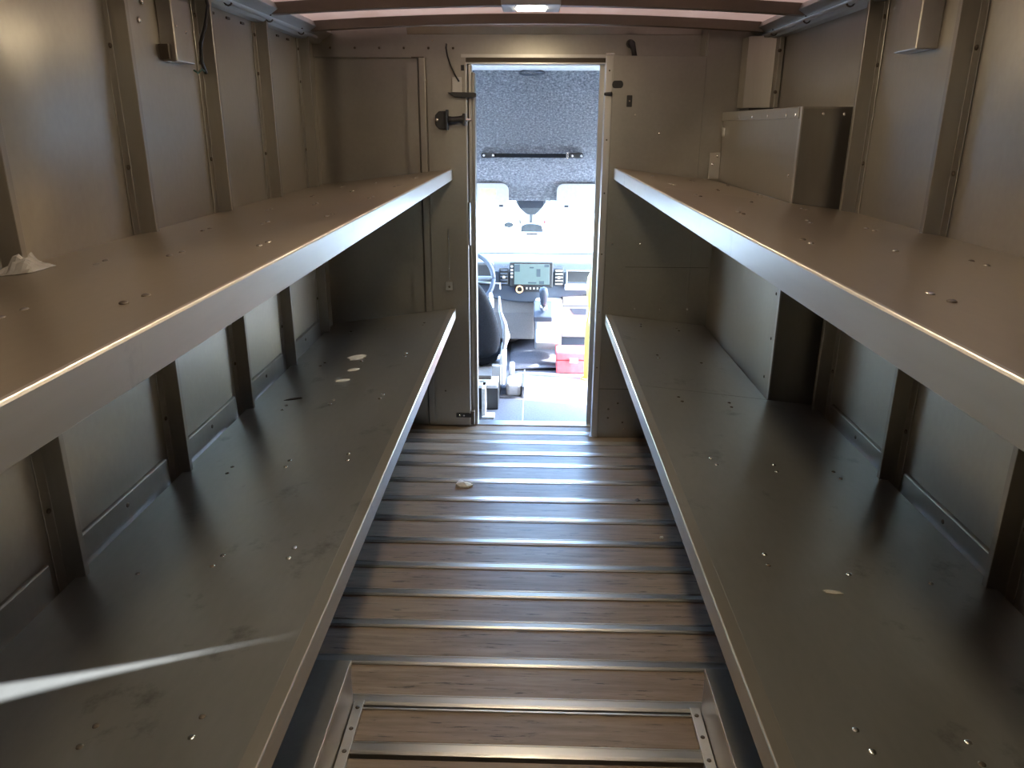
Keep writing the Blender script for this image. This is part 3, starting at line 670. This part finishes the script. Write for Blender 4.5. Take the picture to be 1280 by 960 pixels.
gb = MB().prism([(5.51, 0.44), (5.50, 0.36), (5.52, 0.125), (5.60, 0.10), (5.98, 0.10), (5.98, 0.44)], 'x', 0.222, 1.04).build('glovebox', M_DASHLOW, da, bevel=0.008)
part('glovebox_seam', M_DASH, gb, 0.225, 1.03, 5.494, 5.51, 0.362, 0.368)
lat = MB().prism([(0.275, 0.345), (0.40, 0.345), (0.40, 0.30), (0.31, 0.30)], 'y', 5.492, 5.51).build('glovebox_latch', M_DASH, gb, bevel=0.003)
part('lower_shelf', M_DASH, da, 0.22, 1.04, 5.60, 5.98, 0.02, 0.10)
bz = part('display_bezel', M_BLACK, da, -0.165, 0.150, 5.468, 5.49, 0.505, 0.690, bevel=0.008)
sc_ = part('display', M_SCREEN, bz, -0.130, 0.124, 5.463, 5.47, 0.527, 0.674, bevel=0.002)
for a in ((-0.128, -0.09, 0.62, 0.672), (0.03, 0.058, 0.585, 0.64), (-0.03, 0.03, 0.535, 0.545), (0.05, 0.085, 0.53, 0.553), (-0.02, 0.01, 0.645, 0.655), (0.085, 0.12, 0.655, 0.672)):
    part('camera_view_patch', M_SCRIMG, bz, a[0], a[1], 5.4615, 5.4635, a[2], a[3])
for k in range(4): part('display_button', M_CONS, bz, -0.155, -0.140, 5.464, 5.47, 0.575 + k * 0.025, 0.587 + k * 0.025)
def vent(x0, x1, slat_mat):
    v = part('air_vent', M_BLACK, da, x0, x1, 5.475, 5.49, 0.515, 0.642, bevel=0.006)
    for k in range(5):
        part('vent_slat', slat_mat, v, x0 + 0.008, x1 - 0.008, 5.468, 5.478, 0.527 + k * 0.024, 0.535 + k * 0.024, bevel=0.001)
    part('vent_knob', M_CONS, v, (x0 + x1) / 2 - 0.008, (x0 + x1) / 2 + 0.008, 5.462, 5.472, 0.57, 0.585)
vent(-0.238, -0.172, M_DASH); vent(0.158, 0.226, M_CONS)
for x0, x1 in ((-0.225, -0.185), (0.17, 0.215)): part('trim_accent', M_CHROME, da, x0, x1, 5.475, 5.49, 0.656, 0.660)
kn = MB().tube([(-0.092, 5.49, 0.492), (-0.092, 5.455, 0.492)], 0.026, 16).build('climate_knob', M_BLACK, da)
MB().tube([(-0.092 + 0.023 * math.cos(a), 5.453, 0.492 + 0.023 * math.sin(a)) for a in [2 * math.pi * k / 20 for k in range(21)]], 0.005, 6).build('knob_ring', M_ORANGE, kn, smooth=True)
for k in range(5): part('climate_button', M_CONS, da, -0.045 + k * 0.026, -0.033 + k * 0.026, 5.478, 5.49, 0.488, 0.506, bevel=0.001)
part('climate_strip', M_BLACK, da, -0.055, 0.10, 5.481, 5.488, 0.47, 0.51)
# open storage tray on the passenger side
ty = part('storage_tray', M_BLACK, da, 0.25, 0.62, 5.478, 5.488, 0.545, 0.625, bevel=0.006)
part('tray_ledge', M_WHITE, ty, 0.235, 0.64, 5.44, 5.49, 0.492, 0.530, bevel=0.008)
part('tray_trim', M_CONS, ty, 0.245, 0.252, 5.470, 5.485, 0.53, 0.632, bevel=0.002)
part('tray_trim', M_CONS, ty, 0.252, 0.62, 5.470, 5.485, 0.625, 0.632, bevel=0.002)
# centre console with shifter
co = thing('centre_console', (0.1, 5.4, 0.05), 'pale grey console below the display carrying the gear lever', 'console')
MB().prism([(5.30, 0.33), (5.36, 0.42), (5.478, 0.43), (5.478, 0.06), (5.42, 0.05), (5.33, 0.15)], 'x', 0.024, 0.216).build('console_body', M_CONS, co, bevel=0.015)
MB().prism([(5.26, 0.335), (5.34, 0.425), (5.40, 0.425), (5.40, 0.40), (5.31, 0.30), (5.27, 0.30)], 'x', 0.015, 0.145).build('shift_plate', M_DASH, co, bevel=0.006)
part('cup_tray', M_WHITE, co, 0.03, 0.20, 5.31, 5.36, 0.13, 0.235, bevel=0.01)
MB().tube([(0.085, 5.30, 0.36), (0.083, 5.24, 0.44)], 0.014, 10).build('lever_rod', M_CHROME, co)
MB().tube([(0.083, 5.25, 0.425), (0.082, 5.235, 0.46), (0.081, 5.22, 0.51), (0.079, 5.205, 0.545), (0.078, 5.20, 0.558)], [0.020, 0.026, 0.032, 0.028, 0.012], 12).build('lever_grip', M_DASH, co, smooth=True)
MB().tube([(0.083, 5.262, 0.40), (0.083, 5.25, 0.425)], [0.03, 0.026], 12).build('lever_collar', M_CHROME, co, smooth=True)

# steering wheel and column
sw = thing('steering_wheel', (-0.455, 5.25, 0.5), 'dark steering wheel partly hidden behind the door edge', 'steering wheel')
C = Vector((-0.455, 5.16, 0.62)); ax = Vector((0, -0.86, 0.5)).normalized(); u = Vector((1, 0, 0)); w = ax.cross(u).normalized()
MB().tube([C + (u * math.cos(a) + w * math.sin(a)) * 0.19 for a in [2 * math.pi * k / 40 for k in range(41)]], 0.016, 10).build('rim', M_DASH, sw, smooth=True)
hb = MB(); hb.loft([[C + ax * h + (u * math.cos(a) + w * math.sin(a)) * r for a in [2 * math.pi * k / 20 for k in range(20)]] for h, r in ((-0.05, 0.05), (0.0, 0.075), (0.02, 0.06))]).build('hub', M_BLACK, sw, bevel=0.003)
for a in (0.05, math.pi - 0.05, -math.pi / 2): MB().tube([C + (u * math.cos(a) + w * math.sin(a)) * 0.06, C + (u * math.cos(a) + w * math.sin(a)) * 0.185], [0.020, 0.015], 8).build('spoke', M_MOD, sw)
MB().tube([C - ax * 0.03, C - ax * 0.29], 0.045, 12).build('column', M_DASH, sw)
MB().tube([C - ax * 0.06 + u * 0.05, C - ax * 0.05 + u * 0.17 - w * 0.01, C - ax * 0.03 + u * 0.235 - w * 0.02, C - ax * 0.03 + u * 0.235 - w * 0.06], 0.007, 8).build('stalk', M_CONS, sw, smooth=True)
part('instrument_hood', M_BLACK, da, -0.64, -0.275, 5.44, 5.50, 0.52, 0.69, bevel=0.02)

# driver seat
se = thing('driver_seat', (-0.47, 4.6, CF), 'driver seat with black cover on a white metal pedestal', 'seat')
def ring(zc, hw_r, hw_l, y0, y1, n=20):
    cx = -0.47; out = []
    for k in range(n):
        a = 2 * math.pi * k / n; c, s_ = math.cos(a), math.sin(a)
        px = (abs(c) ** 0.6) * (1 if c >= 0 else -1); py = (abs(s_) ** 0.6) * (1 if s_ >= 0 else -1)
        out.append((cx + px * (hw_r if px > 0 else hw_l), (y0 + y1) / 2 + py * (y1 - y0) / 2, zc))
    return out
MB().loft([ring(0.19, 0.245, 0.26, 4.62, 4.76), ring(0.30, 0.285, 0.29, 4.59, 4.76), ring(0.45, 0.262, 0.28, 4.56, 4.72), ring(0.60, 0.215, 0.25, 4.53, 4.67), ring(0.68, 0.165, 0.22, 4.52, 4.64), ring(0.74, 0.12, 0.17, 4.53, 4.62)]).build('backrest', M_BLACKFAB, se, smooth=True, subsurf=1)
MB().loft([ring(0.12, 0.25, 0.27, 4.66, 5.10), ring(0.20, 0.275, 0.28, 4.64, 5.14), ring(0.27, 0.26, 0.27, 4.66, 5.12)]).build('cushion', M_BLACKFAB, se, smooth=True, subsurf=1)
MB().tube([(-0.40, 4.60, 0.73), (-0.41, 4.60, 0.82)], 0.01, 8).build('headrest_post', M_CHROME, se)
MB().loft([ring(0.79, 0.06, 0.14, 4.55, 4.65), ring(0.86, 0.075, 0.16, 4.54, 4.66), ring(0.95, 0.05, 0.13, 4.56, 4.65)]).build('headrest', M_BLACKFAB, se, smooth=True, subsurf=1)
MB().tube([(-0.205, 4.70, 0.60), (-0.20, 4.72, 0.50), (-0.175, 4.73, 0.42), (-0.160, 4.72, 0.34), (-0.175, 4.70, 0.26)], [0.006, 0.010, 0.018, 0.024, 0.014], 10).build('side_bolster', M_VISOR, se, smooth=True)
MB().tube([(-0.275, 5.02, 0.55), (-0.265, 4.93, 0.53), (-0.255, 4.84, 0.50)], [0.010, 0.014, 0.008], 10).build('armrest', M_VISOR, se, smooth=True)
part('buckle_box', M_CONS, se, -0.245, -0.185, 4.52, 4.58, 0.075, 0.20, bevel=0.006)
part('recliner_cover', M_VISOR, se, -0.195, -0.165, 4.56, 4.90, 0.06, 0.26, bevel=0.012)
part('pedestal_top', M_VISOR, se, -0.70, -0.200, 4.34, 5.0, 0.115, 0.135, bevel=0.003)
part('pedestal_box', M_BLACK, se, -0.66, -0.200, 4.42, 4.95, CF, 0.115, bevel=0.004)
lg = part('pedestal_leg', M_WHITE, se, -0.292, -0.270, 4.28, 4.40, CF, 0.135, bevel=0.003)
part('leg_foot', M_WHITE, lg, -0.290, -0.215, 4.26, 4.34, CF, CF + 0.012, bevel=0.003)
part('pedestal_side', M_WHITE, se, -0.66, -0.36, 4.32, 4.34, CF, 0.13)
part('slide_lever', M_DARKBOLT, se, -0.34, -0.24, 4.40, 4.44, 0.15, 0.165, bevel=0.004)

# white canister-like seat adjuster housing on the floor beside the seat
ad = thing('brake_housing', (-0.11, 4.7, CF), 'pale moulded lever housing on the cab floor beside the seat', 'housing')
part('housing_body', M_VISOR, ad, -0.160, -0.062, 4.66, 4.86, CF, 0.045, bevel=0.02)
part('housing_lever', M_CONS, ad, -0.145, -0.11, 4.80, 4.90, 0.045, 0.12, bevel=0.012)
part('housing_plate', M_MAT, ad, -0.20, -0.045, 4.63, 4.95, CF, CF + 0.006)
part('housing_side', M_MAT, ad, -0.058, -0.040, 4.63, 4.92, CF, 0.03, bevel=0.004)

# floor mat humped over the engine tunnel
def mat_fn(u, v):
    x = -0.155 + 0.36 * u; y = 5.22 + 0.62 * v
    hump = 0.10 * math.sin(math.pi * min(1, max(0, u * 0.9 + 0.05))) * (v ** 1.4) + 0.022 * max(0, math.sin(v * 15 + u * 1.5)) * (1 - v) ** 0.5
    return (x, y, CF + 0.006 + hump)
o = MB().grid(mat_fn, 16, 30).build('floor_mat', M_MAT, None, smooth=True, solid=0.008); tag(o, 'dark rubber floor mat rucked up over the engine tunnel', 'floor mat')

rbx = thing('red_box', (0.29, 5.25, CF), 'red lidded plastic case on the cab floor beside the yellow rail', 'case')
part('case_body', M_RED, rbx, 0.178, 0.425, 5.17, 5.36, CF, 0.045, bevel=0.008)
part('case_lid', M_RED, rbx, 0.174, 0.429, 5.165, 5.365, 0.048, 0.105, bevel=0.01)
part('case_latch', M_WHITE, rbx, 0.27, 0.33, 5.158, 5.17, 0.03, 0.065, bevel=0.003)

hr = thing('handrail', (0.40, 5.0, CF), 'yellow grab rail curving up beside the cab entrance', 'handrail')
MB().tube([(0.390, 5.05, CF), (0.388, 5.05, 0.3), (0.385, 5.05, 0.58), (0.392, 5.05, 0.655), (0.412, 5.05, 0.70), (0.455, 5.05, 0.725), (0.60, 5.05, 0.73), (0.85, 5.05, 0.73)], 0.025, 14).build('rail_tube', M_YEL, hr, smooth=True)
MB().tube([(0.85, 5.05, 0.73), (0.88, 5.05, 0.70), (0.885, 5.05, CF)], 0.022, 12).build('rail_leg', M_YEL, hr, smooth=True)
MB().tube([(0.390, 5.05, CF), (0.390, 5.05, CF + 0.012)], 0.045, 16).build('rail_flange', M_YEL, hr)
